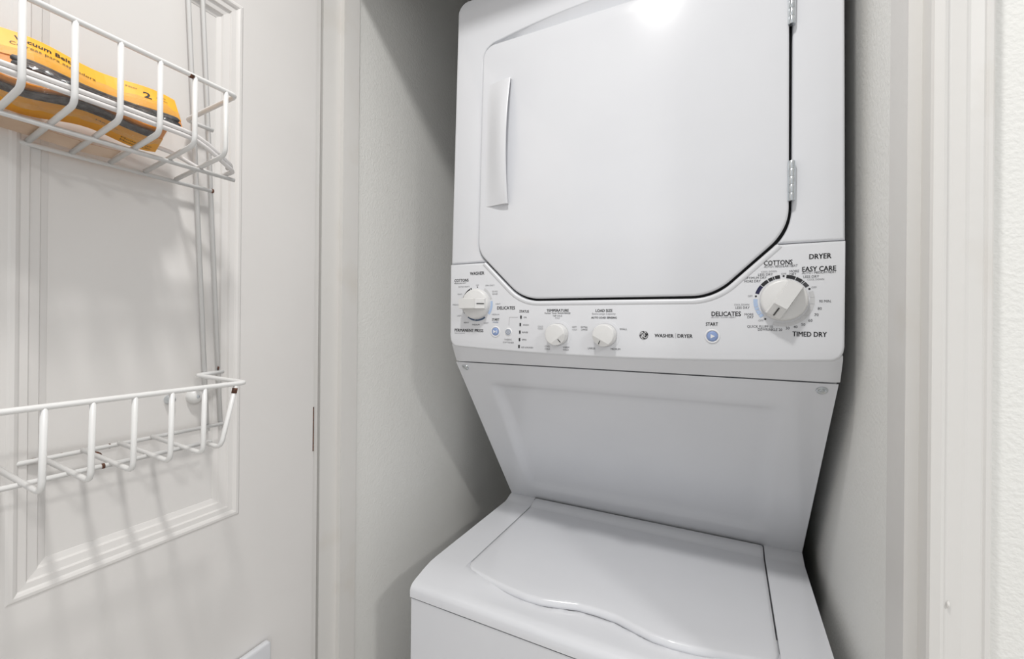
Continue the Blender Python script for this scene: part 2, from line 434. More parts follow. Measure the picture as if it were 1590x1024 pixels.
# hinges of five knuckles
for hz in (.1640, .4030):
    root = None
    bm = bmesh.new()
    fx = on_front(-.0015); a = fx(.2435, hz, 0); b = fx(.2435, hz + .054, 0)
    x0 = a.x
    box(bm, x0 - .0042, x0 + .0042, a.y - .001, a.y + .006, a.z + .001, b.z - .001)
    hg = keep(obj('hinge', bm, 'steel', drd), drd)
    for k in range(5):
        bm = lathe([(0, 0), (.0030, 0), (.0034, .0006), (.0034, .0099), (.0030, .0105), (0, .0105)], 16)
        p = fx(.2435, hz + .0108 * k, .0012)
        xf(bm, lambda x, y, z: (x + p.x, y + p.y, z + p.z))
        keep(obj('hinge_knuckle', bm, 'steel', hg, angle=40), hg)

# ---------------- knobs, buttons and print on the control panel
def face(u, v, w=0.0): return Vector((u, YP - w, H + v))          # absolute X, rel z, height in front of the panel
def on_panel(bm, x, z, rot=0):
    c, s = math.cos(rot), math.sin(rot)
    return xf(bm, lambda a, b, h: face(x + a * c - b * s, z + a * s + b * c, h))
def dial(x, z, rot, label):
    k = keep(obj('dial_knob', on_panel(lathe([(0, -.001), (.0278, -.001), (.0278, .004), (.0268, .0085), (.0258, .0100), (.0240, .0108), (0, .0108)], 48), x, z), 'knob', angle=40), unit)
    tag(k, label)
    L = .0258
    def barprof(bm, u0, u1, w0, w1, h0, h1):
        v, fs = box(bm, u0, u1, -w0, w0, h0, h1)
        for q in v[4:]: q.co.y *= w1 / w0
    bm = bmesh.new(); barprof(bm, -L * .40, L * .93, .0105, .0082, .009, .0255)
    for q in bm.verts:
        if q.co.x > L * .5 and q.co.z > .02: q.co.z -= .002
    bevel_all(bm, .0014, 2)
    keep(obj('grip', on_panel(bm, x, z, rot), 'knob', k, angle=40), k)
    bm = bmesh.new(); barprof(bm, -L * .95, -L * .40, .0105, .0084, .009, .0235)
    for q in bm.verts:
        if q.co.x < -L * .7 and q.co.z > .02: q.co.z -= .009
    bevel_all(bm, .0008, 1)
    keep(obj('pointer', on_panel(bm, x, z, rot), 'knob', k), k)
    sl = (.0235 - .0145) / (L * .55)
    bm = bmesh.new(); box(bm, -L * .93, -L * .50, -.0009, .0009, 0, .0008)
    for q in bm.verts: q.co.z += .0236 - sl * (-L * .40 - q.co.x)
    keep(obj('pointer_line', on_panel(bm, x, z, rot), 'dark_line', k), k)
dial(-.412, .0320, PI, 'white dial knob with sloped pointer at the washer settings')
dial(.0662, .0320, math.radians(59), 'white dial knob with sloped pointer at the dryer settings')
def selector(x, z, ang, label):
    r = .0172
    bm = lathe([(0, -.001), (r + .001, -.001), (r + .0006, .008), (r, .0155), (r - .0012, .0170), (r - .0022, .0172), (0, .0172)], 40)
    c, sn = math.cos(ang), math.sin(ang); slope = .42                     # facet falls away from a chord towards the rim
    co = Vector((c * r * .45, sn * r * .45, .0172)); no = Vector((c * slope, sn * slope, 1)).normalized()
    g = bmesh.ops.bisect_plane(bm, geom=bm.verts[:] + bm.edges[:] + bm.faces[:], plane_co=co, plane_no=no, clear_outer=True)
    bmesh.ops.holes_fill(bm, edges=[e for e in bm.edges if e.is_boundary], sides=0)
    k = keep(obj('selector_knob', on_panel(bm, x, z), 'knob', angle=12), unit)
    tag(k, label)
    bm = bmesh.new(); box(bm, r * .55, r * .92, -.0006, .0006, -.0003, .0004)
    for q in bm.verts: q.co.z += .0172 - slope * (q.co.x - r * .45)
    keep(obj('pointer_line', on_panel(bm, x, z, ang), 'dark_line', k), k)
    keep(obj('base_ring', on_panel(lathe([(r + .002, -.001), (r + .0065, -.001), (r + .0060, .0004), (r + .0015, .0004)], 40), x, z), 'plastic', k), k)
selector(-.2535, -.0205, math.radians(-52), 'small round selector knob for temperature')
selector(-.1735, -.0200, math.radians(-118), 'small round selector knob for load size')
def button(x, z, r, label, mark):
    b = keep(obj('start_button', on_panel(lathe([(0, .0022), (r * .75, .0020), (r * .95, .0012), (r, 0), (r, -.001)], 28), x, z), 'button', angle=60), unit)
    tag(b, label)
    keep(obj('button_ring', on_panel(lathe([(r + .0002, .0002), (r + .0006, .0012), (r + .0022, .0012), (r + .0030, .0002)], 28), x, z), 'white', b, smooth=True), b)
    tri = [(-.28 * r, -.42 * r), (.48 * r, 0), (-.28 * r, .42 * r)]
    keep(obj('play_mark', on_panel(extrude_z(tri, .0021, .0025), x + (mark and -.0015), z), 'white', b), b)
    if mark:
        bm = bmesh.new(); box(bm, .002, .0027, -.0024, .0024, .0021, .0025); box(bm, .0035, .0042, -.0024, .0024, .0019, .0023)
        keep(obj('pause_mark', on_panel(bm, x, z), 'white', b), b)
button(-.3724, -.0179, .0070, 'round blue start button beside the washer dial', True)
button(-.0196, -.0181, .0074, 'round blue start button beside the brand emblem', False)
# fabric softener button with flower icon
sb = keep(obj('softener_button', on_panel(lathe([(0, .0012), (.0060, .0010), (.0072, .0002), (.0072, -.001)], 28), -.3463, -.0179), 'white', angle=60), unit)
bm = lathe([(.0042, .0013), (.0049, .0013), (.0049, .0016), (.0042, .0016)], 28)
for k in range(6):
    a = PI / 3 * k; bm2 = bmesh.new(); q = [bm.verts.new((math.cos(a + t) * d, math.sin(a + t) * d, .0015)) for t, d in ((0, .0008), (.35, .0024), (0, .0036), (-.35, .0024))]; bm.faces.new(q); bm2.free()
keep(obj('flower_icon', on_panel(bm, -.3463, -.0179), 'b', sb), sb)
def line(pts, wd, mat, name='print_line'):
    bm = bmesh.new()
    for (x0, z0_), (x1, z1_) in zip(pts, pts[1:]):
        d = Vector((x1 - x0, z1_ - z0_)).normalized(); n = Vector((-d.y, d.x)) * wd / 2
        bm.faces.new([bm.verts.new(face(p[0], p[1], .0003)) for p in ((x0 + n.x, z0_ + n.y), (x1 + n.x, z1_ + n.y), (x1 - n.x, z1_ - n.y), (x0 - n.x, z0_ - n.y))])
    return keep(obj(name, bm, mat, panel), panel)
line([(-.3456, -.0065), (-.3446, .0079), (-.3275, .0079)], .0004, 'g')
for x, z in ((-.322, .0083), (-.3232, -.0047), (-.3239, -.0178), (-.3244, -.0309), (-.3253, -.0430)):
    keep(obj('status_light', bbox(x - .0013, x + .0013, YP - .0008, YP + .001, H + z - .0027, H + z + .0027), 'K'), unit)
line([(-.0688, -.0225), (-.0688, -.0145)], .0005, 'g')
def arc(cx_, cz_, r0, r1, a0, a1, mat):
    n = max(3, int(abs(a1 - a0) / 5)); bm = bmesh.new(); prev = None
    for i in range(n + 1):
        a = math.radians(a0 + (a1 - a0) * i / n)
        r = [bm.verts.new(face(cx_ + math.cos(a) * q, cz_ + math.sin(a) * q, .0003)) for q in (r0, r1)]
        if prev: bm.faces.new((prev[0], prev[1], r[1], r[0]))
        prev = r
    return keep(obj('dial_arc', bm, mat, panel), panel)
def dot(x, z, r=.0011):
    bm = bmesh.new(); bm.faces.new([bm.verts.new(face(x + math.cos(2 * PI * k / 12) * r, z + math.sin(2 * PI * k / 12) * r, .0003)) for k in range(12)])
    return keep(obj('dial_dot', bm, 'K', panel), panel)
WC, DC = (-.412, .0322), (.0661, .0319)
for a0, a1 in ((112, 116), (118, 146), (148.5, 176.5), (179, 204), (206.5, 214)): arc(*WC, .0288, .0322, a0, a1, 'K')
for a0, a1 in ((232, 262), (264, 306)): arc(*WC, .0285, .0315, a0, a1, 'arc_steel')
arc(*WC, .0290, .0335, -36, 9, 'arc_light'); arc(*WC, .0290, .0330, 15, 60, 'arc_grey')
for a0, a1, m_ in ((142, 163, 'arc_navy'), (124, 140.5, 'K'), (113, 122, 'K'), (109, 112, 'K'), (97, 107.5, 'K')): arc(*DC, .0297, .0343, a0, a1, m_)
for a0, a1, m_ in ((65.5, 84, 'K'), (50, 64, 'K'), (46, 48.5, 'K'), (33, 44.5, 'k')): arc(*DC, .0297, .0343, a0, a1, m_)
for a0, a1 in ((176, 195), (196.5, 203), (204.5, 214), (215.5, 222)): arc(*DC, .0300, .0350, a0, a1, 'arc_light')
for k in range(9): arc(*DC, .0300, .0350, 20 - 14.6 * k, 20 - 14.6 * k - 13.8, 'arc_grey')
dot(-.4109, .0630)
for a in (89.6, 26.7, 169.2, 230.6): dot(DC[0] + math.cos(math.radians(a)) * .0325, DC[1] + math.sin(math.radians(a)) * .0325, .0013)
TEXTS = [
    ('WASHER', -0.4273, -0.3967, 0.0885, 0.0058, 'K'),
    ('COTTONS', -0.4614, -0.43, 0.0766, 0.0053, 'K'),
    ('REGULAR FAST', -0.4612, -0.4353, 0.0713, 0.0021, 'k'),
    ('EXTRA HEAVY', -0.452, -0.4276, 0.0646, 0.0026, 'g'),
    ('OFF', -0.4138, -0.4078, 0.0665, 0.0023, 'g'),
    ('SPIN ONLY', -0.3942, -0.3751, 0.0654, 0.0026, 'g'),
    ('QUICK', -0.3799, -0.3684, 0.0543, 0.0028, 'g'),
    ('RINSE', -0.3792, -0.3686, 0.0497, 0.0028, 'g'),
    ('HEAVY', -0.4541, -0.4439, 0.0508, 0.0027, 'g'),
    ('MEDIUM', -0.4651, -0.448, 0.0311, 0.0027, 'g'),
    ('LIGHT', -0.4547, -0.4446, 0.0104, 0.0027, 'g'),
    ('LIGHT', -0.3725, -0.3627, 0.0318, 0.0025, 'g'),
    ('DELICATES', -0.3694, -0.3337, 0.0246, 0.0056, 'K'),
    ('MEDIUM', -0.3799, -0.3651, 0.0128, 0.0025, 'g'),
    ('HEAVY', -0.4395, -0.4289, -0.0023, 0.0026, 'k'),
    ('MEDIUM', -0.4212, -0.4057, -0.006, 0.0026, 'k'),
    ('LIGHT', -0.3962, -0.3867, -0.0026, 0.0026, 'g'),
    ('PERMANENT PRESS', -0.4599, -0.3976, -0.0165, 0.0058, 'K'),
    ('MEDIUM/SLOW', -0.4599, -0.4372, -0.0222, 0.0021, 'g'),
    ('START', -0.3798, -0.3646, 0.0039, 0.0046, 'K'),
    ('PAUSE', -0.3776, -0.3668, -0.001, 0.0025, 'b'),
    ('FABRIC', -0.3535, -0.3392, -0.0315, 0.0028, 'g'),
    ('SOFTENER', -0.3571, -0.3351, -0.0366, 0.0028, 'g'),
    ('STATUS', -0.3251, -0.3069, 0.0183, 0.0045, 'K'),
    ('ON', -0.3168, -0.3114, 0.0079, 0.0027, 'k'),
    ('WASH', -0.3182, -0.3071, -0.0053, 0.0026, 'k'),
    ('RINSE', -0.3193, -0.3082, -0.0181, 0.0027, 'k'),
    ('SPIN', -0.3198, -0.3114, -0.0309, 0.0027, 'k'),
    ('LID LOCKED', -0.3208, -0.2985, -0.0442, 0.0027, 'k'),
    ('TEMPERATURE', -0.274, -0.2347, 0.0197, 0.0044, 'K'),
    ('Perfect Temp WASH/RINSE', -0.2774, -0.232, 0.0151, 0.0027, 'k'),
    ('TAP COLD', -0.263, -0.246, 0.0105, 0.0027, 'k'),
    ('COLD', -0.2587, -0.2502, 0.0068, 0.0024, 'g'),
    ('COLD', -0.29, -0.2805, -0.0076, 0.0027, 'g'),
    ('COLD', -0.2899, -0.2804, -0.0114, 0.0028, 'g'),
    ('HOT', -0.2285, -0.2212, -0.0078, 0.0028, 'k'),
    ('COLD', -0.2286, -0.2206, -0.0118, 0.0026, 'g'),
    ('COOL', -0.2769, -0.2675, -0.0409, 0.0028, 'k'),
    ('COLD', -0.2768, -0.2675, -0.0454, 0.0027, 'k'),
    ('WARM', -0.2449, -0.2336, -0.0414, 0.0029, 'k'),
    ('COLD', -0.2443, -0.2344, -0.0455, 0.0027, 'k'),
    ('LOAD SIZE', -0.1897, -0.1626, 0.0192, 0.0044, 'K'),
    ('Extra-Large Capacity', -0.1952, -0.1575, 0.0141, 0.0029, 'g'),
    ('AUTO LOAD SENSING', -0.1966, -0.1556, 0.0079, 0.0031, 'K'),
    ('EXTRA', -0.2136, -0.2028, -0.0078, 0.0029, 'k'),
    ('LARGE', -0.2132, -0.2027, -0.0115, 0.0028, 'k'),
    ('SMALL', -0.1508, -0.1394, -0.01, 0.0028, 'k'),
    ('LARGE', -0.2017, -0.1897, -0.0416, 0.0029, 'k'),
    ('MEDIUM', -0.1649, -0.1498, -0.0414, 0.0029, 'k'),
    ('WASHER', -0.0986, -0.0715, -0.0187, 0.0051, 'K'),
    ('DRYER', -0.0661, -0.0455, -0.0185, 0.0053, 'K'),
    ('START', -0.0282, -0.0123, -0.0007, 0.0048, 'K'),
    ('DELICATES', -0.0209, 0.0163, 0.014, 0.0063, 'K'),
    ('AUTO / LOW HEAT', -0.0213, 0.0102, 0.0091, 0.0023, 'g'),
    ('DRYER', 0.0946, 0.1184, 0.0888, 0.0067, 'K'),
    ('COTTONS', 0.0433, 0.0763, 0.0829, 0.0064, 'K'),
    ('AUTO / REGULAR HEAT', 0.0433, 0.0821, 0.0779, 0.0031, 'k'),
    ('EASY CARE', 0.087, 0.1234, 0.0726, 0.0064, 'K'),
    ('AUTO / MEDIUM HEAT', 0.0867, 0.1237, 0.0677, 0.003, 'k'),
    ('COOL DOWN', 0.0403, 0.0584, 0.0713, 0.0025, 'g'),
    ('LESS DRY', 0.0365, 0.0539, 0.0674, 0.0032, 'k'),
    ('OPTIMUM DRY', 0.0199, 0.0467, 0.0633, 0.0033, 'k'),
    ('MORE DRY', 0.02, 0.0398, 0.0589, 0.0033, 'k'),
    ('OFF', 0.0636, 0.0694, 0.0674, 0.0026, 'g'),
    ('MORE', 0.073, 0.0835, 0.0704, 0.0033, 'k'),
    ('DRY', 0.0732, 0.0806, 0.0666, 0.0033, 'k'),
    ('LESS DRY', 0.0884, 0.1054, 0.0626, 0.0032, 'k'),
    ('COOL DOWN', 0.0927, 0.1108, 0.0588, 0.0024, 'g'),
    ('OFF', 0.0974, 0.1029, 0.0484, 0.0025, 'g'),
    ('OFF', 0.0245, 0.0302, 0.0384, 0.0026, 'g'),
    ('COOL DOWN', 0.0078, 0.0262, 0.0266, 0.0026, 'g'),
    ('LESS DRY', 0.0095, 0.0268, 0.0225, 0.0032, 'k'),
    ('MORE', 0.0208, 0.0314, 0.0131, 0.0032, 'k'),
    ('DRY', 0.0242, 0.0316, 0.0093, 0.0032, 'k'),
    ('OFF', 0.0375, 0.0435, 0.0048, 0.0027, 'g'),
    ('QUICK FLUFF 10', 0.0241, 0.0545, -0.0034, 0.0035, 'k'),
    ('DEWRINKLE 20', 0.0369, 0.0652, -0.0074, 0.0034, 'k'),
    ('30', 0.0692, 0.0736, -0.0051, 0.0036, 'k'),
    ('40', 0.0779, 0.0824, -0.0034, 0.0036, 'k'),
    ('50', 0.0865, 0.0909, -0.0001, 0.0036, 'k'),
    ('60', 0.0942, 0.0987, 0.0053, 0.0035, 'k'),
    ('70', 0.1008, 0.1053, 0.0127, 0.0035, 'k'),
    ('80', 0.1043, 0.1086, 0.0208, 0.0035, 'k'),
    ('90 MIN.', 0.1058, 0.1187, 0.0302, 0.0035, 'k'),
    ('TIMED DRY', 0.0768, 0.1143, -0.0127, 0.0064, 'K'),
]
for s, x0, x1, zc, cap, m_ in TEXTS:
    text_on('lettering', s, x0, x1, zc, cap, m_, panel, lambda u, v: face(u, v, .0004), bold=.045 if m_ == 'K' else 0.0, shear=.2 if s.startswith('AUTO /') else 0)
# round black emblem with white script monogram
ex, ez, er = -.1143, -.0186, .0064
em = keep(obj('emblem', on_panel(lathe([(0, .0006), (er, .0006), (er, -.0005)], 36), ex, ez), 'K', angle=40), unit)
tag(em, 'round black emblem with white script monogram')
bm = bmesh.new()
def stroke(pts, wd, h=.0009):
    pts = [Vector(p) for p in pts]
    tube([(p.x, p.y, h) for p in pts], wd, 5, False, bm)
def curl(cx_, cy_, r, a0, a1, n=14): return [(cx_ + math.cos(math.radians(a0 + (a1 - a0) * i / n)) * r, cy_ + math.sin(math.radians(a0 + (a1 - a0) * i / n)) * r) for i in range(n + 1)]
u = er
stroke([(x * u, y * u) for x, y in curl(-.36, -.38, .26, -40, 250) + [(-.25, .05), (-.12, .4)] + curl(-.36, .42, .24, 0, 250)], u * .075)
stroke([(x * u, y * u) for x, y in curl(.36, -.36, .28, 10, -220) + [(.12, -.02)] + curl(.36, .34, .26, 220, 20)], u * .075)
stroke([(x * u, y * u) for x, y in [(-.3, -.05), (.05, .08), (.42, .0)]], u * .06)
for a in (60, 150, 240, 330):
    stroke([(x * u, y * u) for x, y in curl(0, 0, .86, a, a + 26, 5)], u * .06)
keep(obj('emblem_script', on_panel(bm, ex, ez), 'white', em), em)

# ---------------- slanted panel under the dryer
A, B, Cc, D = Vector((LX + .002, .6985, H - .0785)), Vector((RX - .002, .6985, H - .0785)), Vector((.1285, .980, H - .4400)), Vector((-.4845, .980, H - .4400))
nrm = (B - A).cross(D - A).normalized()
if nrm.y > 0: nrm = -nrm
def slant(u, v):
    p = (A * (1 - u) + B * u) * (1 - v) + (D * (1 - u) + Cc * u) * v
    e = min(smooth01((u - .10) / .028), smooth01((.90 - u) / .028), smooth01((v - .11) / .04), smooth01((.88 - v) / .05))
    return p - nrm * (.0065 * e)
sp = keep(obj('slanted_panel', grid(70, 46, slant), 'enamel', smooth=True), unit)
for u in (.028, .972):
    p = slant(u, .028) + nrm * .0002; q = nrm.to_track_quat('Z', 'Y').to_matrix()
    bm = lathe([(.0030, 0), (.0068, 0), (.0064, .0012), (.0052, .0018), (.0030, .0010), (.0030, 0)], 20); xf(bm, lambda x, y, z: q @ Vector((x, y, z)) + p)
    sc = keep(obj('screw', bm, 'steel', sp, angle=40), sp)
    bm = bmesh.new(); lathe([(0, .0016), (.0022, .0016), (.0030, .0010), (.0030, 0)], 16, bm)
    xf(bm, lambda x, y, z: q @ Vector((x, y, z)) + p); bm2 = bm
    keep(obj('screw_head', bm2, 'steel', sp), sp)

# ---------------- washer
WL, WR = -.485, .129; WZ = -.441
topprof = [(.984, WZ + .010), (.966, WZ + .008), (.950, WZ + .002), (.940, WZ), (.660, WZ), (.643, WZ - .0008), (.625, WZ - .004), (.600, WZ - .0105), (.592, WZ - .0135), (.588, WZ - .0170), (.586, WZ - .022), (.586, -.4750), (.984, -.4750)]
def strip(x0, x1):
    bm = extrude_x([(y, H + z) for y, z in topprof], x0, x1)
    bevel_all(bm, .0035, 3, 60); return bm
bm = strip(WL, -.4185)
wt = keep(obj('washer_top', bm, 'enamel', angle=40), unit)
keep(obj('top_side', strip(.0662, WR), 'enamel', wt, angle=40), wt)
LCX = -.1765; LHW = .2405
def lid_front(x):
    d = abs(x - LCX)
    pts = [(0, .6490), (.03, .6475), (.06, .6385), (.085, .6320), (.11, .6305), (.14, .6335), (.18, .6410), (.215, .6485), (.229, .6530), (.237, .6605), (.2405, .6720)]
    for (a, ya), (b, yb) in zip(pts, pts[1:]):
        if d <= b + 1e-6:
            t = (d - a) / (b - a); return ya + (yb - ya) * t
    return pts[-1][1]
def prof_z(y):
    for (a, za), (b, zb) in zip(topprof, topprof[1:]):
        if b <= y <= a: return zb + (za - zb) * (y - b) / (a - b)
    return topprof[0][1]
# apron in front of the lid, running under its lip
ys_ap = [.720, .700, .690, .680, .670, .660, .652, .643, .634, .625, .615, .605, .600, .592, .588, .586]
bm = bmesh.new(); prev = None
for i in range(61):
    x = -.4187 + (.0664 + .4187) * i / 60; col = []
    for y in ys_ap:
        s = max(0, 1 - (abs(x - LCX) / .10) ** 2) * max(0, 1 - (abs(y - .650) / .03) ** 2)
        edge = .010 * smooth01((y - lid_front(x) - .004) / .012) + .0065 * smooth01((y - .596) / .030) * (1 - smooth01((abs(x - LCX) - .13) / .10))
        col.append(bm.verts.new((x, y, H + prof_z(y) - .0035 * s - edge)))
    col.append(bm.verts.new((x, .586, H - .4750)))
    if prev:
        for a in range(len(col) - 1): bm.faces.new((prev[a], prev[a + 1], col[a + 1], col[a]))
    prev = col
keep(obj('top_apron', bm, 'enamel', wt, angle=40), wt)
keep(obj('tub_opening', bbox(-.420, .068, .66, .985, H - .474, H - .468), 'enamel', wt), wt)
# lid: gently crowned, rounded lip with the finger scoop
bm = bmesh.new(); prev = None; n = 96
lx = [LCX - LHW + 2 * LHW * i / n for i in range(n + 1)]
lx = sorted(lx + [LCX - LHW + .0008, LCX + LHW - .0008, LCX - LHW + .002, LCX + LHW - .002])
for x in lx:
    yf = lid_front(x); e = min(x - (LCX - LHW), LCX + LHW - x); drop = .0022 * (1 - smooth01(e / .004)) ** 2
    zt = WZ + .0012 - drop; col = []
    th = .0105
    col.append(bm.verts.new((x, yf + .012, H + zt - th - .001)))
    col.append(bm.verts.new((x, yf + .001, H + zt - th)))
    for k in range(7):
        a = PI / 2 * k / 6; col.append(bm.verts.new((x, yf + .007 - .007 * math.cos(a), H + zt - .0085 + .0085 * math.sin(a))))
    for t in (.1, .3, .5, .7, .9, 1.0): col.append(bm.verts.new((x, yf + .007 + (.934 - yf - .007) * t, H + zt)))
    for y, dz in ((.938, .0005), (.944, .003), (.952, .0070), (.960, .0090), (.9675, .0096)): col.append(bm.verts.new((x, y, H + zt + dz)))
    col.append(bm.verts.new((x, .9680, H + zt - .008)))
    if prev:
        for a in range(len(col) - 1): bm.faces.new((prev[a], prev[a + 1], col[a + 1], col[a]))
    else: first = col
    prev = col
for col in (first, prev): bm.faces.new(col)
keep(obj('washer_lid', bm, 'enamel', angle=50), unit)
bm = bbox(WL + .0015, WR - .0015, .5875, 1.30, .015, H - .4775, .004, 3)
wb = keep(obj('washer_body', bm, 'enamel', angle=40), unit)
for x in (WL + .05, WR - .05):
    for y in (.64, 1.25):
        bm = lathe([(0, 0), (.02, 0), (.02, .008), (.008, .010), (.008, .018), (0, .018)], 16); xf(bm, lambda a, b, c: (a + x, b + y, c)); keep(obj('levelling_foot', bm, 'black', wb), wb)

# ================================================================== wire rack hung on the door
rack = thing('door_rack', 'white vinyl coated wire rack with two baskets hung on the door', 'rack', (-.60, .20, H - .16))
RW = .0026
XF, XD = -.522, -.6275                       # front of the baskets, door side
def upr(z): return .3315 - .048 * z           # the rack hangs slightly askew
YL = -.20                                    # its other end
def P(x, y, z): return (x, y, H + z)
def wire(name, pts, parent, r=RW, rad=.007, mat='wire'):
    o = obj(name, tube(fillet(pts, rad), r, 8), mat, smooth=True)
    return keep(o, parent)
for off in (0, .0175):
    wire('upright', [P(XD - .004, upr(-.15) + off, -.152), P(XD - .004, upr(.715) + off, .715), P(-.690, upr(.715) + off, .715)], rack, .0028, .004)
    wire('upright', [P(XD - .000, YL - .02 - off, -.152), P(XD - .000, YL - .03 - off, .715), P(-.690, YL - .03 - off, .715)], rack, .0028, .004)
# upper basket
yE = .3083
up = wire('basket_rail', [P(XD - .002, upr(.257) + .022, .2571), P(-.6265, yE, .2571), P(XF, yE, .2640), P(XF, YL, .2690), P(-.6235, YL, .2640), P(-.622, YL - .04, .264)], rack, .0028, .006)
for k in range(16):
    y = .2969 - .0322 * k
    wire('rib', [P(XF, y, .2650), P(XF, y, .1905), P(-.626, y - .0005, .1765)], up, RW, .009)
wire('floor_wire', [P(-.5725, upr(.18) + .014, .1800), P(-.5725, YL - .01, .1800)], up)
wire('floor_wire', [P(-.628, upr(.176) + .019, .1740), P(-.6265, YL - .04, .1740)], up)
# lower basket
yE = .3225
lo = wire('basket_rail', [P(XD - .002, upr(-.073) + .0225, -.0730), P(-.6265, yE, -.0745), P(XF, yE, -.0765), P(XF, YL, -.0765), P(-.6235, YL, -.0745), P(-.622, YL - .04, -.074)], rack, .0028, .006)
for k in range(15):
    y = .2770 - .0316 * k
    wire('rib', [P(XF, y, -.0775), P(XF, y - .0012, -.1500), P(-.627, y - .003, -.1440)], lo, RW, .009)
wire('rib', [P(XF, .3110, -.0790), P(XF, .2945, -.1480), P(-.556, .2945, -.1470)], lo, RW, .009)
wire('floor_wire', [P(-.5650, .3080, -.1500), P(-.5650, YL - .01, -.1500)], lo)
wire('floor_wire', [P(-.628, upr(-.146) + .0215, -.1455), P(-.6265, YL - .04, -.1455)], lo)
# bare rusty spots where the coating has come off
def rust(parent, a, b, r=.0029, s='rust_spot'):
    keep(obj(s, tube([P(*a), P(*b)], r, 8), 'rust', smooth=True), parent)
rust(lo, (XF, .3103, -.0815), (XF, .3090, -.0875)); rust(lo, (-.604, .2132, -.1455), (-.5965, .2132, -.1460))
rust(lo, (-.628, .1728, -.1455), (-.628, .1758, -.1455), .00275); rust(lo, (-.628, .1938, -.1455), (-.628, .1950, -.1455), .00275)
rust(lo, (-.628, .2330, -.1455), (-.628, .2345, -.1455), .00275); rust(lo, (-.565, .2040, -.1500), (-.565, .2065, -.1500), .00275)
rust(up, (XF, .2590, .2640), (XF, .2630, .2640), .00290); rust(up, (-.628, .3395, .1742), (-.628, .3415, .1741), .0030)
rust(lo, (-.628, upr(-.073) + .0150, -.0700), (-.628, upr(-.073) + .0155, -.0655), .0012)
# clips screwed to the door
def clip(y, z, name, label, mat, r):
    x = -.6375
    bm = lathe([(0, .007), (r * .35, .0068), (r * .8, .0045), (r, .001), (r, -.006), (0, -.006)], 20)
    xf(bm, lambda a, b, c: (x + c, y + a, H + z + b))
    o = tag(obj(name, bm, mat, angle=50), label, 'clip')
    bm = lathe([(0, .0088), (.0022, .0082), (.0024, .0060), (0, .0060)], 10); xf(bm, lambda a, b, c: (x + c, y + a * .7, H + z + b)); obj('screw', bm, 'steel', o)
clip(.2975, -.1035, 'mirror_clip', 'small steel clip screwed to the door panel behind the lower basket', 'steel', .0058)
clip(.3265, -.1035, 'retaining_clip', 'round white plastic clip screwed to the door beside the rack uprights', 'wire', .0098)
# plate low on the door
pl = rounded([(-.12, -.25), (.12, -.25), (.12, 0), (-.12, 0)], [.006] * 4, 5)
me = plate(pl, [], .009, .0025, 2)
o = obj_me('door_plate', stand(me, lambda u, v, ww: Vector((-.6225 + ww - (u - .12) * .029, .428 + u - .12, H - .4915 + v))), 'plastic', angle=50)
tag(o, 'white plastic cover plate fixed low on the door', 'plate')

# ================================================================== contents of the upper basket
def pack(name, label, fn, length, height, lines, group, belts, drop=.0055, rb=.0024):
    """hanging pack: printed card, black belts behind clear film.  fn(a, b, c): a along, b up, c out of the card"""
    t = thing(name, label, 'package', fn(length / 2, 0, 0), group)
    def add(nm, bm, mat, parent=t, **k): return keep(obj(nm, bm, mat, **k), parent)
    bend = lambda a: .0035 * math.sin(a / length * 9)
    nn = 18
    def slab(b0, b1, c0, c1):
        bm = bmesh.new(); prev = None
        for i in range(nn + 1):
            a = length * i / nn; q = bend(a)
            r = [bm.verts.new(fn(a, b, c + q)) for b, c in ((b0, c0), (b1, c0), (b1, c1), (b0, c1))]
            if prev:
                for k in range(4): bm.faces.new((prev[k], prev[(k + 1) % 4], r[(k + 1) % 4], r[k]))
            else: bm.faces.new(r)
            prev = r
        bm.faces.new(prev[::-1]); return bm
    card = add('header_card', slab(height * .38, height, 0, .0012), 'yellow')
    add('backing_card', slab(.002, height * .38, -.0012, .0), 'orange')
    for k, (f0, f1) in enumerate(belts):
        b0 = height * f0; b1 = height * f1; pts = []
        for i in range(32):
            th = 2 * PI * i / 32; a = length / 2 + (length * .44) * max(-1, min(1, 1.15 * math.cos(th))); pts.append(fn(a, (b0 + b1) / 2 + (b1 - b0) / 2 * math.sin(th) + .0015 * math.sin(a * 90 + k), drop + .0006 * k + bend(a)))
        add('belt', tube(pts, rb, 6, True), 'belt', smooth=True)
    bm = grid(26, 6, lambda u, v: fn(length * u, height * (-.02 + .60 * v), .0105 * math.sin(PI * v) ** .5 * min(1, 8 * u, 8 * (1 - u)) + .0018 + bend(length * u) + .0012 * math.sin(u * 37 + v * 9)))
    add('clear_film', bm, 'film', smooth=True)
    for s, a0, a1, b, cap, m_, sh in lines:
        me = text_mesh(s, .02 if cap > .0042 else 0, sh); xs = [v.co.x for v in me.vertices]; lo_, hi_ = min(xs), max(xs)
        for v in me.vertices:
            a = a0 + (v.co.x - lo_) / (hi_ - lo_) * (a1 - a0); v.co = fn(a, b + (v.co.y - .35) / .7 * cap, .0016 + bend(a))
        keep(obj_me('lettering', me, m_), card)
    return t
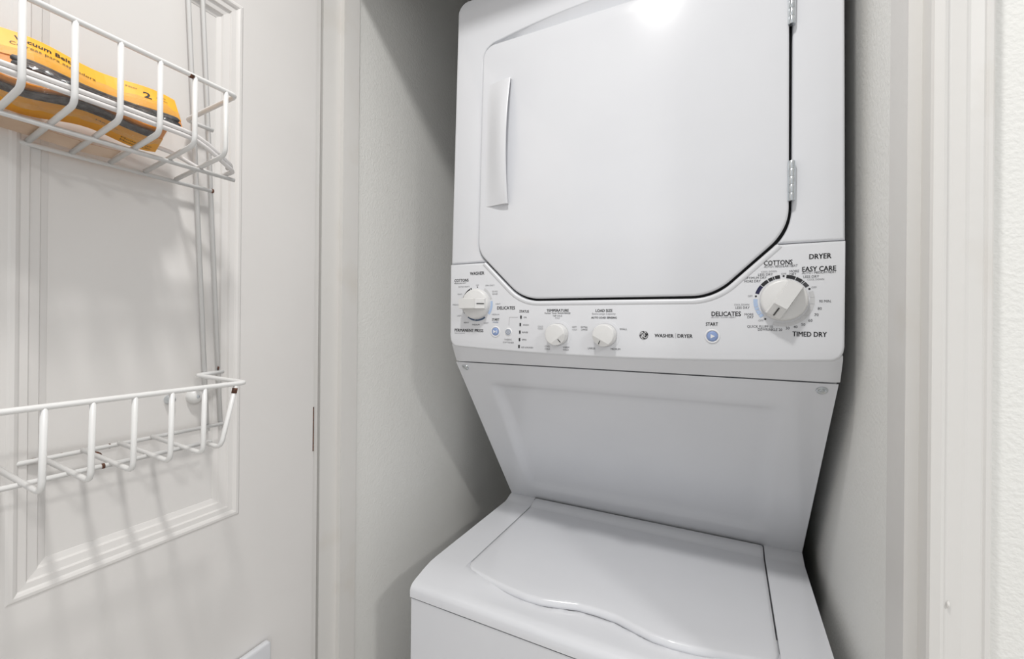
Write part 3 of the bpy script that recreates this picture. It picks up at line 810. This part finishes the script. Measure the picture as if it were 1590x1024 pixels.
# one pack stands tipped against the door, the other lies in front of it
def fnA(a, b, c):
    s, k = math.sin(math.radians(28)), math.cos(math.radians(28))
    return Vector((-.578 - b * s + c * k, .136 + a, H + .2200 + b * k + c * s - .015 * (a / .15) ** 2 * .2))
pack('belt_package', 'yellow vacuum belt package standing tipped towards the door in the basket', fnA, .146, .052,
     [('Vacuum Belts', .014, .056, .0440, .0052, 'K', .15), ('Correas para aspiradora', .010, .072, .0362, .0040, 'K', .15), ('Filter', .098, .108, .0445, .0026, 'k', 0), ('2', .112, .119, .0385, .0085, 'K', 0),
      ('Belts', .126, .134, .0440, .0026, 'k', 0), ('Correas', .124, .135, .0395, .0022, 'k', 0)], 'vacuum belt packages in the upper basket', [(.04, .12), (.15, .23)])
def fnB(a, b, c):
    s, k = math.sin(math.radians(97)), math.cos(math.radians(97))
    return Vector((-.5450 - b * s - c * k, .118 + a + b * .25, H + .2068 + b * k - c * s))
pack('belt_package', 'orange vacuum belt package lying face down on the basket wires', fnB, .132, .062,
     [('Models Use', .098, .126, .0480, -.0035, 'K', 0), ('Modelos Use', .098, .126, .0545, -.0035, 'K', 0), ('Hecho', .076, .094, .036, -.003, 'k', 0)], 'vacuum belt packages in the upper basket', [(.14, .20), (.23, .29)], .0032, .0017)
# brown paper slip at the back
me = bmesh.new()
grid(10, 3, lambda u, v: Vector((-.598 - .022 * v, .115 + .115 * u, H + .1835 + .0015 * math.sin(u * 6) - .004 * v)), me)
bm = me; ext = bmesh.ops.extrude_face_region(bm, geom=bm.faces[:]); bmesh.ops.translate(bm, vec=(0, 0, .0008), verts=[g for g in ext['geom'] if isinstance(g, bmesh.types.BMVert)])
tag(obj('paper_slip', bm, 'tan', smooth=False), 'tan printed paper slip lying under the belt packages', 'paper')
# coil of white cord
pts = []
turns = 1.5
for i in range(int(turns * 64) + 1):
    t = i / 64; th = 2 * PI * t - PI / 2; k = t - turns / 2
    cx_, cy_ = math.cos(th), math.sin(th)
    ex_ = abs(cx_) ** .62 * (1 if cx_ > 0 else -1); ey = abs(cy_) ** .9 * (1 if cy_ > 0 else -1)
    y = .075 + (.256 - .004 * abs(k)) * ey
    x = -.572 + (.0385 - .0005 * k) * ex_
    z = .2060 + .0054 * k + .004 * smooth01((.12 - y) / .2) - .018 * smooth01((y - .27) / .06) - .006 * max(0, -ex_) * smooth01((y - .22) / .08)
    pts.append(P(x, y, z))
tag(obj('cord_coil', tube(pts, .0026, 8), 'cord', smooth=True), 'coiled white cord lying in the upper wire basket', 'cord')

# ================================================================== ceiling lamps
def lamp(loc, power, label, light_name, size=.10):
    x, y, z = loc
    t = thing('ceiling_light', label, 'lamp', (x, y, CEIL), 'hall ceiling lamps')
    bm = lathe([(0, CEIL), (.13, CEIL), (.13, CEIL - .012), (.12, CEIL - .024), (.105, CEIL - .026), (0, CEIL - .026)], 40); xf(bm, lambda a, b, c: (a + x, b + y, c))
    keep(obj('rim', bm, 'ceiling', angle=40), t)
    bm = lathe([(.105, CEIL - .026), (.100, CEIL - .034), (.07, CEIL - .040), (0, CEIL - .042)], 32); xf(bm, lambda a, b, c: (a + x, b + y, c))
    keep(obj('diffuser', bm, 'lamp', smooth=True), t)
    l = bpy.data.lights.new(light_name, 'AREA'); l.shape = 'DISK'; l.size = size; l.energy = power; l.spread = math.radians(152); l.color = (1, .985, .965)
    o = bpy.data.objects.new(light_name, l); C.objects.link(o); o.location = (x, y, CEIL - .048); keep(o, t)
lamp(*LAMP_1, 'round flush ceiling lamp in front of the closet', 'ceiling_lamp_front_offscreen')
lamp(*LAMP_2, 'round flush ceiling lamp further along the hall', 'ceiling_lamp_hall_offscreen', .20)
